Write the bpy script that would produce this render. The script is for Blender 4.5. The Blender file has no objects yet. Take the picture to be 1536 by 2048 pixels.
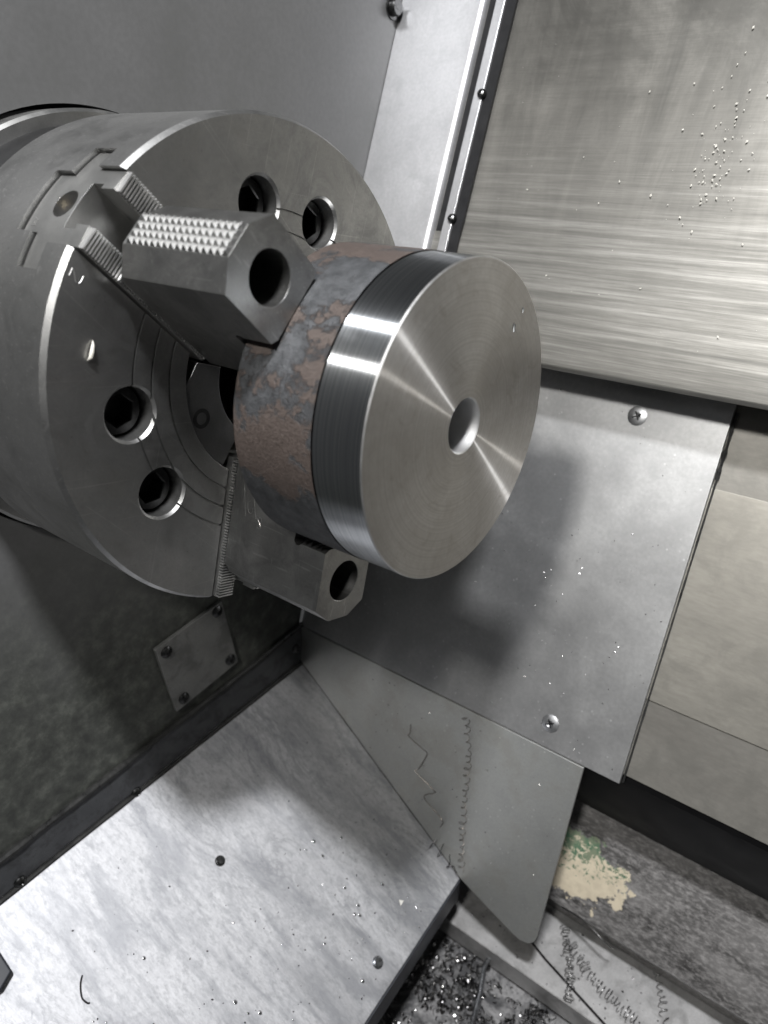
import bpy, bmesh, math, random
from mathutils import Vector, Matrix, noise
from math import sin, cos, pi, radians, sqrt

sc = bpy.context.scene
col = sc.collection
S = 0.001            # everything below is written in millimetres
rnd = random.Random(7)

# ------------------------------------------------------------------ camera
cd = bpy.data.cameras.new('camera')
cam = bpy.data.objects.new('camera', cd)
col.objects.link(cam)
CAM = Vector((289.988, -248.633, 150.766))
RX, RY, RZ = ((0.78543892, -0.27776262, 0.55311267),
              (0.61265137, 0.47595971, -0.63096803),
              (-0.08800002, 0.83445208, 0.54400893))
cam.matrix_world = Matrix(((*RX, CAM.x*S), (*RY, CAM.y*S), (*RZ, CAM.z*S), (0, 0, 0, 1)))
cd.sensor_fit = 'VERTICAL'
cd.sensor_height = 36.0
cd.lens = 1479.32*36/2048
cd.clip_start = 0.005
cd.clip_end = 20
cd.dof.use_dof = True
cd.dof.focus_distance = 0.42
cd.dof.aperture_fstop = 9.0
sc.camera = cam

# ------------------------------------------------------------------ world and lamps
w = bpy.data.worlds.new('World')
sc.world = w
w.use_nodes = True
bg = w.node_tree.nodes['Background']
bg.inputs['Color'].default_value = (0.96, 0.98, 1.0, 1)
bg.inputs['Strength'].default_value = 0.055

def lamp(name, pos, target, sx, sy, power, colr):
    l = bpy.data.lights.new(name, 'AREA')
    l.shape = 'RECTANGLE'
    l.size = sx*S
    l.size_y = sy*S
    l.energy = power
    l.color = colr
    o = bpy.data.objects.new(name, l)
    col.objects.link(o)
    p = Vector(pos)*S
    d = (Vector(target)*S-p).normalized()
    xa = Vector((1, 0, 0))
    z = -d
    x = (xa-z*xa.dot(z)).normalized()
    y = z.cross(x)
    o.matrix_world = Matrix((x, y, z)).transposed().to_4x4()
    o.matrix_world.translation = p
    return o

lamp('machine_lamp', (362, -262, 1130), (40, 20, -200), 115, 90, 26.5, (0.97, 0.98, 1.0))
dl = lamp('door_lamp', (325, -685, 840), (115, 205, -30), 100, 80, 1.6, (1.0, 0.985, 0.95))
dl.data.spread = radians(62)        # a lamp with a narrow reflector

vs = sc.view_settings
vs.view_transform = 'Standard'
vs.look = 'None'
vs.exposure = 0.0
vs.gamma = 1.0

# ------------------------------------------------------------------ material helpers
class NT:
    def __init__(self, name):
        self.m = bpy.data.materials.new(name)
        self.m.use_nodes = True
        self.t = self.m.node_tree
        self.n = self.t.nodes
        self.b = self.n['Principled BSDF']
        self.tc = self.n.new('ShaderNodeTexCoord')
        self.mm = self.mapping((1000, 1000, 1000))
    def link(self, a, b):
        self.t.links.new(a, b)
    def mapping(self, scale, src=None):
        mp = self.n.new('ShaderNodeMapping')
        mp.inputs['Scale'].default_value = scale
        self.link(src or self.tc.outputs['Object'], mp.inputs['Vector'])
        return mp.outputs['Vector']
    def noise(self, freq, detail=5, rough=0.6, stretch=(1, 1, 1), dist=0.0):
        v = self.mapping(tuple(1000*freq*s for s in stretch))
        no = self.n.new('ShaderNodeTexNoise')
        no.inputs['Scale'].default_value = 1.0
        no.inputs['Detail'].default_value = detail
        no.inputs['Roughness'].default_value = rough
        no.inputs['Distortion'].default_value = dist
        self.link(v, no.inputs['Vector'])
        return no.outputs['Fac']
    def voro(self, freq, stretch=(1, 1, 1), feature='F1'):
        v = self.mapping(tuple(1000*freq*s for s in stretch))
        no = self.n.new('ShaderNodeTexVoronoi')
        no.feature = feature
        no.inputs['Scale'].default_value = 1.0
        self.link(v, no.inputs['Vector'])
        return no.outputs['Distance']
    def ramp(self, fac, stops, interp='LINEAR'):
        r = self.n.new('ShaderNodeValToRGB')
        r.color_ramp.interpolation = interp
        e = r.color_ramp.elements
        while len(e) < len(stops):
            e.new(0.5)
        for k, (p, c) in enumerate(stops):
            e[k].position = p
            if not hasattr(c, '__len__'):
                c = (c, c, c)
            e[k].color = (*c[:3], 1)
        self.link(fac, r.inputs['Fac'])
        return r.outputs['Color']
    def mix(self, fac, a, b, mode='MIX'):
        m = self.n.new('ShaderNodeMix')
        m.data_type = 'RGBA'
        m.blend_type = mode
        for sock, v in ((m.inputs[0], fac), (m.inputs[6], a), (m.inputs[7], b)):
            if hasattr(v, 'is_linked'):
                self.link(v, sock)
            elif hasattr(v, '__len__'):
                sock.default_value = (*v[:3], 1)
            else:
                sock.default_value = v if sock is m.inputs[0] else (v, v, v, 1)
        return m.outputs[2]
    def math(self, op, a, b=0.0, c=0.0):
        m = self.n.new('ShaderNodeMath')
        m.operation = op
        for s, v in zip(m.inputs, (a, b, c)):
            if hasattr(v, 'is_linked'):
                self.link(v, s)
            else:
                s.default_value = v
        return m.outputs[0]
    def radius(self):
        """distance from the object's own x axis, in millimetres"""
        sp = self.n.new('ShaderNodeSeparateXYZ')
        self.link(self.mm, sp.inputs[0])
        return self.math('SQRT', self.math('ADD', self.math('MULTIPLY', sp.outputs[1], sp.outputs[1]),
                                           self.math('MULTIPLY', sp.outputs[2], sp.outputs[2])))
    def noise1d(self, val, scale, detail=3):
        no = self.n.new('ShaderNodeTexNoise')
        no.noise_dimensions = '1D'
        no.inputs['Scale'].default_value = scale
        no.inputs['Detail'].default_value = detail
        self.link(val, no.inputs['W'])
        return no.outputs['Fac']
    def set(self, key, v):
        s = self.b.inputs[key]
        if hasattr(v, 'is_linked'):
            self.link(v, s)
        elif hasattr(v, '__len__'):
            s.default_value = (*v[:3], 1)
        else:
            s.default_value = v
    def bump(self, h, strength, dist=0.1):
        b = self.n.new('ShaderNodeBump')
        b.inputs['Strength'].default_value = strength
        b.inputs['Distance'].default_value = dist*S
        self.link(h, b.inputs['Height'])
        prev = self.b.inputs['Normal']
        if prev.is_linked:
            self.link(prev.links[0].from_socket, b.inputs['Normal'])
        self.link(b.outputs[0], prev)
    def radial(self, amount, rot=0.0):
        t = self.n.new('ShaderNodeTangent')
        t.direction_type = 'RADIAL'
        t.axis = 'X'
        self.link(t.outputs[0], self.b.inputs['Tangent'])
        self.b.inputs['Anisotropic'].default_value = amount
        self.b.inputs['Anisotropic Rotation'].default_value = rot

def lathe_turned(t, colr, lobes, normal=None):
    """replace the surface by glossy lobes stretched across the tool marks; lobes: (weight, roughness, anisotropy)"""
    tg = t.n.new('ShaderNodeTangent')
    tg.direction_type = 'RADIAL'
    tg.axis = 'X'
    acc = None
    tot = 0.0
    for wgt, ro, an in lobes:
        g = t.n.new('ShaderNodeBsdfAnisotropic')
        g.distribution = 'GGX'
        t.link(colr, g.inputs['Color'])
        g.inputs['Roughness'].default_value = ro
        g.inputs['Anisotropy'].default_value = an
        t.link(tg.outputs[0], g.inputs['Tangent'])
        if normal:
            t.link(normal, g.inputs['Normal'])
        tot += wgt
        if acc is None:
            acc = g.outputs[0]
        else:
            mx = t.n.new('ShaderNodeMixShader')
            mx.inputs[0].default_value = wgt/tot
            t.link(acc, mx.inputs[1])
            t.link(g.outputs[0], mx.inputs[2])
            acc = mx.outputs[0]
    t.link(acc, t.n['Material Output'].inputs['Surface'])

def steel(name, c0, c1, rough, metal=1.0, freq=0.05, stretch=(1, 1, 1), rvar=0.12, fine=0.9, bump=0.12, specks=0.0):
    t = NT(name)
    big = t.noise(freq, 6, 0.6, stretch, 0.4)
    sm = t.noise(fine, 4, 0.7, stretch)
    base = t.ramp(big, [(0.3, c0), (0.7, c1)])
    base = t.mix(t.ramp(sm, [(0.35, 0.0), (0.75, 0.35)]), base, tuple(x*0.72 for x in c0))
    if specks:
        sp = t.noise(0.55, 2, 0.5)
        base = t.mix(t.ramp(sp, [(0.68, 0), (0.74, specks)]), base, tuple(min(1, x*1.6) for x in c1))
    t.set('Base Color', base)
    t.set('Metallic', metal)
    rr = t.n.new('ShaderNodeMapRange')
    rr.inputs['To Min'].default_value = max(0.03, rough-rvar)
    rr.inputs['To Max'].default_value = rough+rvar
    t.link(big, rr.inputs['Value'])
    t.set('Roughness', rr.outputs[0])
    if bump:
        t.bump(sm, bump, 0.06)
    return t

M = {}
# chuck face and body: ground dark steel with faint turning rings
def chuck_mat(name, c0, c1, rough):
    t = steel(name, c0, c1, rough, 1.0, 0.025, (1, 1, 1), 0.08, 0.7, 0.08)
    ring = t.noise1d(t.radius(), 2.2, 4)
    t.bump(ring, 0.10, 0.03)
    src = t.b.inputs['Base Color'].links[0].from_socket
    for k, rz in enumerate((0.5, 1.9, 2.6)):
        mp = t.n.new('ShaderNodeMapping'); mp.vector_type = 'POINT'
        mp.inputs['Rotation'].default_value = (rz, 0, 0)
        t.link(t.tc.outputs['Object'], mp.inputs['Vector'])
        mq = t.mapping((300, 900, 14), mp.outputs['Vector'])
        no = t.n.new('ShaderNodeTexNoise'); no.inputs['Scale'].default_value = 1.0; no.inputs['Detail'].default_value = 1.0
        t.link(mq, no.inputs['Vector'])
        src = t.mix(t.ramp(no.outputs['Fac'], [(0.70, 0.0), (0.73, 0.5)]), src, (0.62, 0.61, 0.60))
    film = t.noise(0.035, 7, 0.7, (1, 1, 1), 0.8)
    src = t.mix(t.ramp(film, [(0.46, 0.0), (0.64, 0.5)]), src, tuple(x*0.55 for x in c0))
    spot = t.noise(0.5, 3, 0.6)
    src = t.mix(t.ramp(spot, [(0.66, 0.0), (0.72, 0.5)]), src, tuple(x*0.5 for x in c0))
    t.set('Base Color', src)
    t.set('Roughness', t.ramp(film, [(0.3, rough-0.09), (0.7, rough+0.1)]))
    return t
M['chuck'] = chuck_mat('chuck_steel', (0.35, 0.35, 0.345), (0.49, 0.487, 0.48), 0.40).m
t = steel('backplate_steel', (0.09, 0.09, 0.095), (0.15, 0.15, 0.155), 0.34, 1.0, 0.03, (1, .3, 1))
M['backplate'] = t.m
t = steel('jaw_steel', (0.33, 0.33, 0.325), (0.45, 0.445, 0.435), 0.36, 1.0, 0.045, (1, 1, 1), 0.09, 0.9, 0.10)
src = t.b.inputs['Base Color'].links[0].from_socket
for mpx in ((900, 60, 400), (50, 700, 900)):
    src = t.mix(t.ramp(t.noise(0.001, 1, 0.5, mpx), [(0.68, 0.0), (0.72, 0.45)]), src, (0.62, 0.62, 0.61))
film = t.noise(0.06, 7, 0.7, (1, 1, 1), 0.8)
src = t.mix(t.ramp(film, [(0.46, 0.0), (0.62, 0.45)]), src, (0.20, 0.20, 0.197))
t.set('Base Color', src)
M['jaw'] = t.m
M['jawslide'] = steel('ground_slide_steel', (0.44, 0.44, 0.43), (0.55, 0.545, 0.53), 0.38, 1.0, 0.06).m
M['tooth'] = steel('bright_tooth_steel', (0.62, 0.62, 0.61), (0.74, 0.73, 0.72), 0.42, 1.0, 0.1).m
M['gripsteel'] = steel('grip_tooth_steel', (0.37, 0.37, 0.366), (0.50, 0.495, 0.487), 0.48, 1.0, 0.1).m
M['blackbolt'] = steel('blackened_bolt_steel', (0.035, 0.035, 0.036), (0.07, 0.07, 0.07), 0.42, 0.85, 0.12).m
M['socket'] = steel('socket_shadow_steel', (0.02, 0.02, 0.02), (0.035, 0.035, 0.035), 0.6, 0.6, 0.12).m
M['brass'] = steel('brass_pin', (0.40, 0.33, 0.22), (0.5, 0.42, 0.3), 0.3, 1.0, 0.3).m
M['bush'] = steel('bush_plate_steel', (0.17, 0.17, 0.172), (0.25, 0.25, 0.25), 0.45, 1.0, 0.05).m

# turned face of the disc: concentric tool marks
t = NT('turned_face_steel')
r = t.radius()
ring = t.noise1d(r, 6.0, 2)
stain = t.noise(0.035, 6, 0.62, (1, 1, 1), 0.8)
vein = t.voro(0.11, feature='DISTANCE_TO_EDGE')
veinn = t.noise(0.07, 5, 0.6)
col0 = t.ramp(stain, [(0.30, (0.50, 0.482, 0.46)), (0.70, (0.65, 0.637, 0.62))])
col0 = t.mix(t.math('MULTIPLY', t.ramp(vein, [(0.0, 0.22), (0.05, 0.0)]), t.ramp(veinn, [(0.54, 0), (0.64, 1)])), col0, (0.33, 0.30, 0.27))
blot = t.noise(0.06, 7, 0.72, (1, 1, 1), 1.2)
col0 = t.mix(t.ramp(blot, [(0.55, 0.0), (0.66, 0.45)]), col0, (0.38, 0.35, 0.32))
fine = t.noise(0.4, 4, 0.7)
col0 = t.mix(t.ramp(fine, [(0.35, 0.25), (0.6, 0)]), col0, (0.42, 0.40, 0.375))
feed = t.noise1d(r, 0.9, 6)
col0 = t.mix(t.ramp(feed, [(0.35, 0.35), (0.6, 0.0)]), col0, (0.40, 0.388, 0.372))
t.set('Base Color', col0)
t.set('Metallic', 1.0)
t.set('Roughness', t.ramp(stain, [(0.3, 0.30), (0.7, 0.36)]))
t.bump(ring, 0.05, 0.02)
lathe_turned(t, col0, [(0.70, 0.44, 0.10), (0.21, 0.47, 0.60), (0.09, 0.40, 0.86)], t.b.inputs['Normal'].links[0].from_socket)
M['turnedface'] = t.m
# turned rim: circumferential marks, near mirror
t = NT('turned_rim_steel')
spx = t.n.new('ShaderNodeSeparateXYZ'); t.link(t.mm, spx.inputs[0])
ln = t.noise1d(spx.outputs[0], 1.3, 6)
t.set('Base Color', t.ramp(ln, [(0.3, (0.40, 0.42, 0.435)), (0.7, (0.70, 0.715, 0.73))]))
t.set('Metallic', 1.0)
t.set('Roughness', t.ramp(ln, [(0.3, 0.20), (0.7, 0.30)]))
t.bump(ln, 0.10, 0.03)
lathe_turned(t, t.b.inputs['Base Color'].links[0].from_socket, [(0.45, 0.20, 0.55), (0.55, 0.31, 0.86)], t.b.inputs['Normal'].links[0].from_socket)
M['turnedrim'] = t.m
t = NT('turned_bore_steel')
spx = t.n.new('ShaderNodeSeparateXYZ'); t.link(t.mm, spx.inputs[0])
ln = t.noise1d(spx.outputs[0], 1.1, 3)
t.set('Base Color', (0.74, 0.74, 0.74)); t.set('Metallic', 1.0); t.set('Roughness', 0.50)
t.bump(ln, 0.5, 0.15)
M['bore'] = t.m
# hot rolled scale, grey and rust red
t = NT('mill_scale')
n1 = t.noise(0.036, 11, 0.70, (0.8, 1, 1), 0.25)
n2 = t.noise(0.75, 6, 0.72)
n3 = t.noise(0.16, 5, 0.6)
grey = t.ramp(n3, [(0.3, (0.040, 0.042, 0.045)), (0.7, (0.10, 0.103, 0.109))])
red = t.ramp(n2, [(0.3, (0.040, 0.030, 0.026)), (0.7, (0.092, 0.072, 0.063))])
spz = t.n.new('ShaderNodeSeparateXYZ'); t.link(t.mm, spz.inputs[0])
low_ = t.ramp(t.math('ADD', t.math('MULTIPLY', spz.outputs[2], 0.05), 1.1), [(0.0, 0.0), (1.0, 1.0)])
hi_ = t.math('MULTIPLY', t.ramp(t.math('MULTIPLY', t.math('SUBTRACT', spz.outputs[2], 22.0), 0.1), [(0.0, 0.0), (1.0, 1.0)]), 0.03)
n1 = t.math('ADD', n1, t.math('SUBTRACT', t.math('MULTIPLY', low_, 0.30), 0.27))
n1 = t.math('SUBTRACT', n1, hi_)
mask = t.ramp(n1, [(0.485, 0.0), (0.515, 1.0)])
base = t.mix(mask, grey, red)
edge = t.ramp(n1, [(0.45, 0.0), (0.48, 0.45), (0.51, 0.0)])
base = t.mix(edge, base, (0.035, 0.035, 0.037))
base = t.mix(t.ramp(n2, [(0.60, 0.0), (0.78, 0.35)]), base, (0.20, 0.185, 0.175))
t.set('Base Color', base)
t.set('Metallic', t.math('SUBTRACT', 0.55, t.math('MULTIPLY', mask, 0.40)))
t.set('Roughness', t.ramp(n2, [(0.3, 0.42), (0.7, 0.62)]))
t.bump(mask, 0.8, 0.45)
t.bump(n2, 1.0, 0.6)
M['scale'] = t.m

# sheet metal of the enclosure
def sheet(name, c0, c1, rough, metal, freq, stretch=(1, 1, 1), stain=None, stainamt=0.5, stainfreq=0.05, drops=0.0, bump=0.05, rvar=0.1, sstretch=(1, 1, 1)):
    t = NT(name)
    a = t.noise(freq, 6, 0.62, stretch, 0.3)
    f = t.noise(freq*22, 3, 0.6, stretch)
    base = t.ramp(a, [(0.28, c0), (0.72, c1)])
    base = t.mix(t.ramp(f, [(0.35, 0.22), (0.65, 0.0)]), base, tuple(x*0.6 for x in c0))
    if stain:
        s = t.noise(stainfreq, 7, 0.68, sstretch, 0.35)
        base = t.mix(t.ramp(s, [(0.48, 0.0), (0.62, stainamt)]), base, stain)
    if drops:
        d = t.voro(0.16)
        dn = t.noise(0.02, 3, 0.5)
        base = t.mix(t.math('MULTIPLY', t.ramp(d, [(0.10, drops), (0.16, 0.0)]), t.ramp(dn, [(0.5, 0), (0.6, 1)])), base, tuple(min(1, x*1.7) for x in c1))
    t.set('Base Color', base)
    t.set('Metallic', metal)
    rr = t.n.new('ShaderNodeMapRange')
    rr.inputs['To Min'].default_value = rough-rvar
    rr.inputs['To Max'].default_value = rough+rvar
    t.link(a, rr.inputs['Value'])
    t.set('Roughness', rr.outputs[0])
    t.bump(f, bump, 0.08)
    return t
t = sheet('enclosure_wall_paint', (0.165, 0.165, 0.165), (0.19, 0.19, 0.19), 0.42, 0.35, 0.012, (1, 1, 1), (0.14, 0.142, 0.138), 0.5, 0.009)
# film of dried coolant on the lower part
sp = t.n.new('ShaderNodeSeparateXYZ'); t.link(t.mm, sp.inputs[0])
hgt = t.math('ADD', t.math('MULTIPLY', sp.outputs[2], -0.008), t.math('MULTIPLY', t.noise(0.012, 5, 0.6), 1.4))
film = t.ramp(hgt, [(0.0, 0), (0.95, 0), (1.0, 0)])
film = t.n.new('ShaderNodeMapRange')
film.inputs['From Min'].default_value = 1.5; film.inputs['From Max'].default_value = 2.6
t.link(hgt, film.inputs['Value'])
fc = t.ramp(t.noise(0.08, 8, 0.72, (1, 1, 1), 0.0), [(0.36, (0.075, 0.078, 0.072)), (0.52, (0.115, 0.12, 0.108)), (0.70, (0.20, 0.21, 0.185))])
src = t.b.inputs['Base Color'].links[0].from_socket
t.set('Base Color', t.mix(film.outputs[0], src, fc))
M['wall'] = t.m
M['plate'] = sheet('cover_plate_steel', (0.27, 0.27, 0.265), (0.37, 0.37, 0.36), 0.42, 0.55, 0.04, (1, 1, 1), (0.16, 0.16, 0.155), 0.6, 0.05).m
M['strip'] = sheet('fixed_cover_steel', (0.44, 0.44, 0.45), (0.54, 0.54, 0.55), 0.38, 0.7, 0.02, (1, 1, 1), (0.36, 0.36, 0.37), 0.5, 0.03).m
M['panel'] = sheet('panel_steel', (0.46, 0.46, 0.462), (0.58, 0.58, 0.578), 0.48, 0.97, 0.015, (1, 1, 1), (0.40, 0.40, 0.402), 0.5, 0.022, 0.35, 0.06).m
M['gusset'] = sheet('gusset_steel', (0.35, 0.355, 0.345), (0.45, 0.455, 0.44), 0.46, 0.6, 0.03, (1, 1, 1), (0.30, 0.295, 0.27), 0.55, 0.03, 0.4).m
t = sheet('chute_steel', (0.50, 0.50, 0.515), (0.72, 0.72, 0.735), 0.62, 1.0, 0.02, (0.6, 1.6, 0.6), (0.36, 0.365, 0.385), 0.75, 0.035, 0.0, 0.10, 0.12, (0.4, 1.6, 0.4))
wet = t.noise(0.022, 9, 0.70, (0.5, 1.3, 0.5), 0.9)
line = t.ramp(wet, [(0.48, 0.0), (0.50, 0.6), (0.506, 0.35), (0.56, 0.0)])
sel = t.ramp(t.noise(0.014, 3, 0.5), [(0.44, 0.0), (0.58, 1.0)])
src = t.b.inputs['Base Color'].links[0].from_socket
t.set('Base Color', t.mix(t.math('MULTIPLY', line, sel), src, (0.26, 0.265, 0.28)))
t.bump(wet, 0.25, 0.8)
gr = t.noise(0.22, 8, 0.78, (0.7, 1.2, 0.7))
src = t.b.inputs['Base Color'].links[0].from_socket
t.set('Base Color', t.mix(t.ramp(gr, [(0.36, 0.6), (0.52, 0.0)]), src, (0.33, 0.335, 0.35)))
M['chute'] = t.m
M['cover'] = None
t = NT('way_cover_steel')
sp = t.n.new('ShaderNodeSeparateXYZ'); t.link(t.mm, sp.inputs[0])
sl = t.math('ADD', t.math('MULTIPLY', sp.outputs[1], 0.5), t.math('MULTIPLY', sp.outputs[2], 0.866))
def sheetvec(fx, fs):
    cb = t.n.new('ShaderNodeCombineXYZ')
    t.link(t.math('MULTIPLY', sp.outputs[0], fx), cb.inputs[0])
    t.link(t.math('MULTIPLY', sl, fs), cb.inputs[1])
    return cb.outputs[0]
def vnoise(vec, detail=5, rough=0.6, dist=0.0):
    no = t.n.new('ShaderNodeTexNoise')
    no.inputs['Scale'].default_value = 1.0
    no.inputs['Detail'].default_value = detail
    no.inputs['Roughness'].default_value = rough
    no.inputs['Distortion'].default_value = dist
    t.link(vec, no.inputs['Vector'])
    return no.outputs['Fac']
rub = vnoise(sheetvec(0.004, 0.16), 7, 0.72)          # wiper rub marks along the travel
drip = vnoise(sheetvec(0.035, 0.005), 6, 0.65, 0.8)   # coolant runs down the slope
grain = vnoise(sheetvec(0.05, 1.2), 4, 0.7)
mott = vnoise(sheetvec(0.02, 0.02), 6, 0.65, 0.5)
lowz = t.n.new('ShaderNodeMapRange')
lowz.inputs['From Min'].default_value = 230; lowz.inputs['From Max'].default_value = 130
t.link(sl, lowz.inputs['Value'])
base = t.ramp(mott, [(0.3, (0.135, 0.130, 0.119)), (0.7, (0.195, 0.188, 0.172))])
base = t.mix(t.ramp(drip, [(0.46, 0.0), (0.66, 0.75)]), base, (0.26, 0.25, 0.228))
base = t.mix(t.ramp(drip, [(0.30, 0.55), (0.42, 0.0)]), base, (0.085, 0.083, 0.078))
streak = t.ramp(rub, [(0.32, (0.10, 0.098, 0.092)), (0.5, (0.20, 0.195, 0.18)), (0.68, (0.38, 0.372, 0.35))])
darkmott = vnoise(sheetvec(0.012, 0.010), 7, 0.7, 0.6)
high = t.n.new('ShaderNodeMapRange')
high.inputs['From Min'].default_value = 180; high.inputs['From Max'].default_value = 300
t.link(sl, high.inputs['Value'])
base = t.mix(t.math('MULTIPLY', high.outputs[0], t.ramp(darkmott, [(0.36, 0.0), (0.58, 0.8)])), base, (0.075, 0.073, 0.067))  # blotchy darkening that strengthens towards the top of the cover
base = t.mix(t.math('MULTIPLY', lowz.outputs[0], 0.85), base, streak)
base = t.mix(t.ramp(grain, [(0.35, 0.3), (0.6, 0.0)]), base, (0.10, 0.097, 0.09))
t.set('Base Color', base)
t.set('Metallic', 0.9)
t.set('Roughness', t.ramp(rub, [(0.3, 0.58), (0.7, 0.46)]))
t.bump(rub, 0.25, 0.25)
t.bump(grain, 0.06, 0.08)
M['cover'] = t.m
M['lowplate'] = sheet('lower_cover_steel', (0.30, 0.285, 0.255), (0.42, 0.40, 0.355), 0.42, 0.7, 0.018, (0.25, 1, 1), (0.25, 0.24, 0.215), 0.5, 0.03).m
M['lowplate2'] = sheet('lower_cover_steel_dull', (0.20, 0.19, 0.172), (0.27, 0.26, 0.235), 0.48, 0.5, 0.02, (0.3, 1, 1), (0.16, 0.155, 0.14), 0.5, 0.03).m
M['rubber'] = steel('black_rubber', (0.012, 0.012, 0.013), (0.022, 0.022, 0.023), 0.5, 0.0, 0.1).m
t.m
M['rubber'].node_tree.nodes['Principled BSDF'].inputs['Specular IOR Level'].default_value = 0.15
M['gapshade'] = steel('gap_shade_black', (0.005, 0.005, 0.006), (0.010, 0.010, 0.011), 0.6, 0.0, 0.05).m  # near-black that stands in for deep shade below the panel
M['gapshade'].node_tree.nodes['Principled BSDF'].inputs['Specular IOR Level'].default_value = 0.12
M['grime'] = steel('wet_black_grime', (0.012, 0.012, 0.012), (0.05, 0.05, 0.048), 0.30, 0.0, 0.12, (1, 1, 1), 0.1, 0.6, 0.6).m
M['screw'] = steel('zinc_screw', (0.35, 0.36, 0.38), (0.5, 0.51, 0.53), 0.28, 1.0, 0.3).m
M['panelscrew'] = steel('dull_zinc_screw', (0.36, 0.365, 0.375), (0.48, 0.485, 0.495), 0.45, 1.0, 0.3).m
M['darkscrew'] = steel('oiled_screw', (0.06, 0.06, 0.06), (0.14, 0.14, 0.14), 0.30, 1.0, 0.3).m
M['dark'] = steel('dark_painted_steel', (0.022, 0.023, 0.026), (0.04, 0.041, 0.045), 0.5, 0.2, 0.05).m
M['navy'] = steel('dark_slate_paint', (0.022, 0.024, 0.031), (0.036, 0.039, 0.048), 0.5, 0.0, 0.05).m
M['flange'] = sheet('oily_flange_steel', (0.10, 0.103, 0.11), (0.15, 0.154, 0.16), 0.40, 0.5, 0.04, (1, 1, 1), (0.06, 0.06, 0.062), 0.7, 0.06).m
M['tray'] = sheet('chip_tray_steel', (0.45, 0.445, 0.44), (0.60, 0.59, 0.585), 0.5, 0.8, 0.03, (1, 1, 1), (0.28, 0.275, 0.27), 0.6, 0.05).m
M['chip'] = steel('blued_swarf', (0.03, 0.028, 0.03), (0.10, 0.095, 0.095), 0.30, 1.0, 0.4).m
M['brightchip'] = steel('bright_swarf', (0.55, 0.54, 0.53), (0.75, 0.74, 0.72), 0.25, 1.0, 0.4).m
M['greychip'] = steel('grey_swarf', (0.18, 0.178, 0.18), (0.34, 0.335, 0.33), 0.32, 1.0, 0.4).m
M['paleflake'] = steel('pale_flake', (0.50, 0.48, 0.43), (0.65, 0.63, 0.58), 0.45, 0.0, 0.4).m
M['brownchip'] = steel('straw_swarf', (0.14, 0.125, 0.11), (0.24, 0.215, 0.19), 0.42, 1.0, 0.4).m
M['wetdrop'] = steel('droplet_sheen', (0.40, 0.40, 0.41), (0.55, 0.55, 0.56), 0.10, 0.92, 0.05, bump=0, rvar=0.02).m
t = NT('coolant')
t.set('Base Color', (0.8, 0.85, 0.9)); t.set('Roughness', 0.03); t.set('Transmission Weight', 1.0); t.b.inputs['IOR'].default_value = 1.34
M['drop'] = t.m
# casting: oily rust, with one patch of bare filler and old green paint
t = NT('bed_casting')
n1 = t.noise(0.03, 6, 0.65, (0.25, 1, 1), 0.5)
n2 = t.noise(0.35, 6, 0.75, (0.5, 1, 1))
base = t.ramp(n1, [(0.34, (0.035, 0.033, 0.032)), (0.66, (0.21, 0.203, 0.198))])
base = t.mix(t.ramp(n2, [(0.45, 0.0), (0.70, 0.75)]), base, (0.42, 0.405, 0.395))
# patch: its own outline on the casting, centred at x 160, z -465
sp = t.n.new('ShaderNodeSeparateXYZ'); t.link(t.mm, sp.inputs[0])
dx = t.math('DIVIDE', t.math('SUBTRACT', sp.outputs[0], 146.0), 56.0)
dz = t.math('DIVIDE', t.math('SUBTRACT', sp.outputs[2], -507.0), 38.0)
dd = t.math('ADD', t.math('MULTIPLY', dx, dx), t.math('MULTIPLY', dz, dz))
pn = t.noise(0.05, 5, 0.6)
field = t.math('ADD', dd, t.math('MULTIPLY', t.math('SUBTRACT', pn, 0.5), 2.0))
pm = t.ramp(field, [(0.62, 1.0), (0.66, 0.0)])
gn_ = t.noise(0.22, 6, 0.7, (1, 1, 1), 0.6)
upz = t.math('MULTIPLY', t.math('SUBTRACT', sp.outputs[2], -512.0), 0.006)
diag = t.math('MULTIPLY', t.math('SUBTRACT', sp.outputs[0], 150.0), -0.0015)
paint = t.ramp(t.math('ADD', gn_, t.math('ADD', upz, diag)), [(0.60, (0.66, 0.58, 0.44)), (0.63, (0.09, 0.17, 0.105))])
paint = t.mix(t.ramp(t.noise(0.12, 5, 0.6), [(0.4, 0.35), (0.6, 0.0)]), paint, (0.42, 0.36, 0.27))
base = t.mix(pm, base, paint)
t.set('Base Color', base)
t.set('Metallic', 0.0)
t.set('Roughness', t.ramp(n2, [(0.3, 0.35), (0.7, 0.6)]))
t.bump(n2, 0.4, 0.5)
t.bump(pm, 0.4, 0.5)
M['casting'] = t.m
t = NT('pit_sludge')
n1 = t.noise(0.035, 6, 0.65, (1, 1, 1), 0.6)
n2 = t.noise(0.3, 5, 0.7)
base = t.ramp(n1, [(0.40, (0.30, 0.295, 0.295)), (0.60, (0.07, 0.07, 0.072))])
base = t.mix(t.ramp(n2, [(0.5, 0.0), (0.65, 0.7)]), base, (0.05, 0.05, 0.055))
t.set('Base Color', base); t.set('Roughness', 0.22); t.bump(n2, 0.5, 1.0)
M['pit'] = t.m

# ------------------------------------------------------------------ mesh helpers
def finish(me, angle=32):
    for p in me.polygons:
        p.use_smooth = True
    me.set_sharp_from_angle(angle=radians(angle))

def new_mesh(name, verts, faces, smooth=32):
    me = bpy.data.meshes.new(name)
    me.from_pydata([Vector(v)*S for v in verts], [], faces)
    bm = bmesh.new(); bm.from_mesh(me)
    bmesh.ops.recalc_face_normals(bm, faces=bm.faces)
    bm.to_mesh(me); bm.free()
    if smooth:
        finish(me, smooth)
    return me

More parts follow.
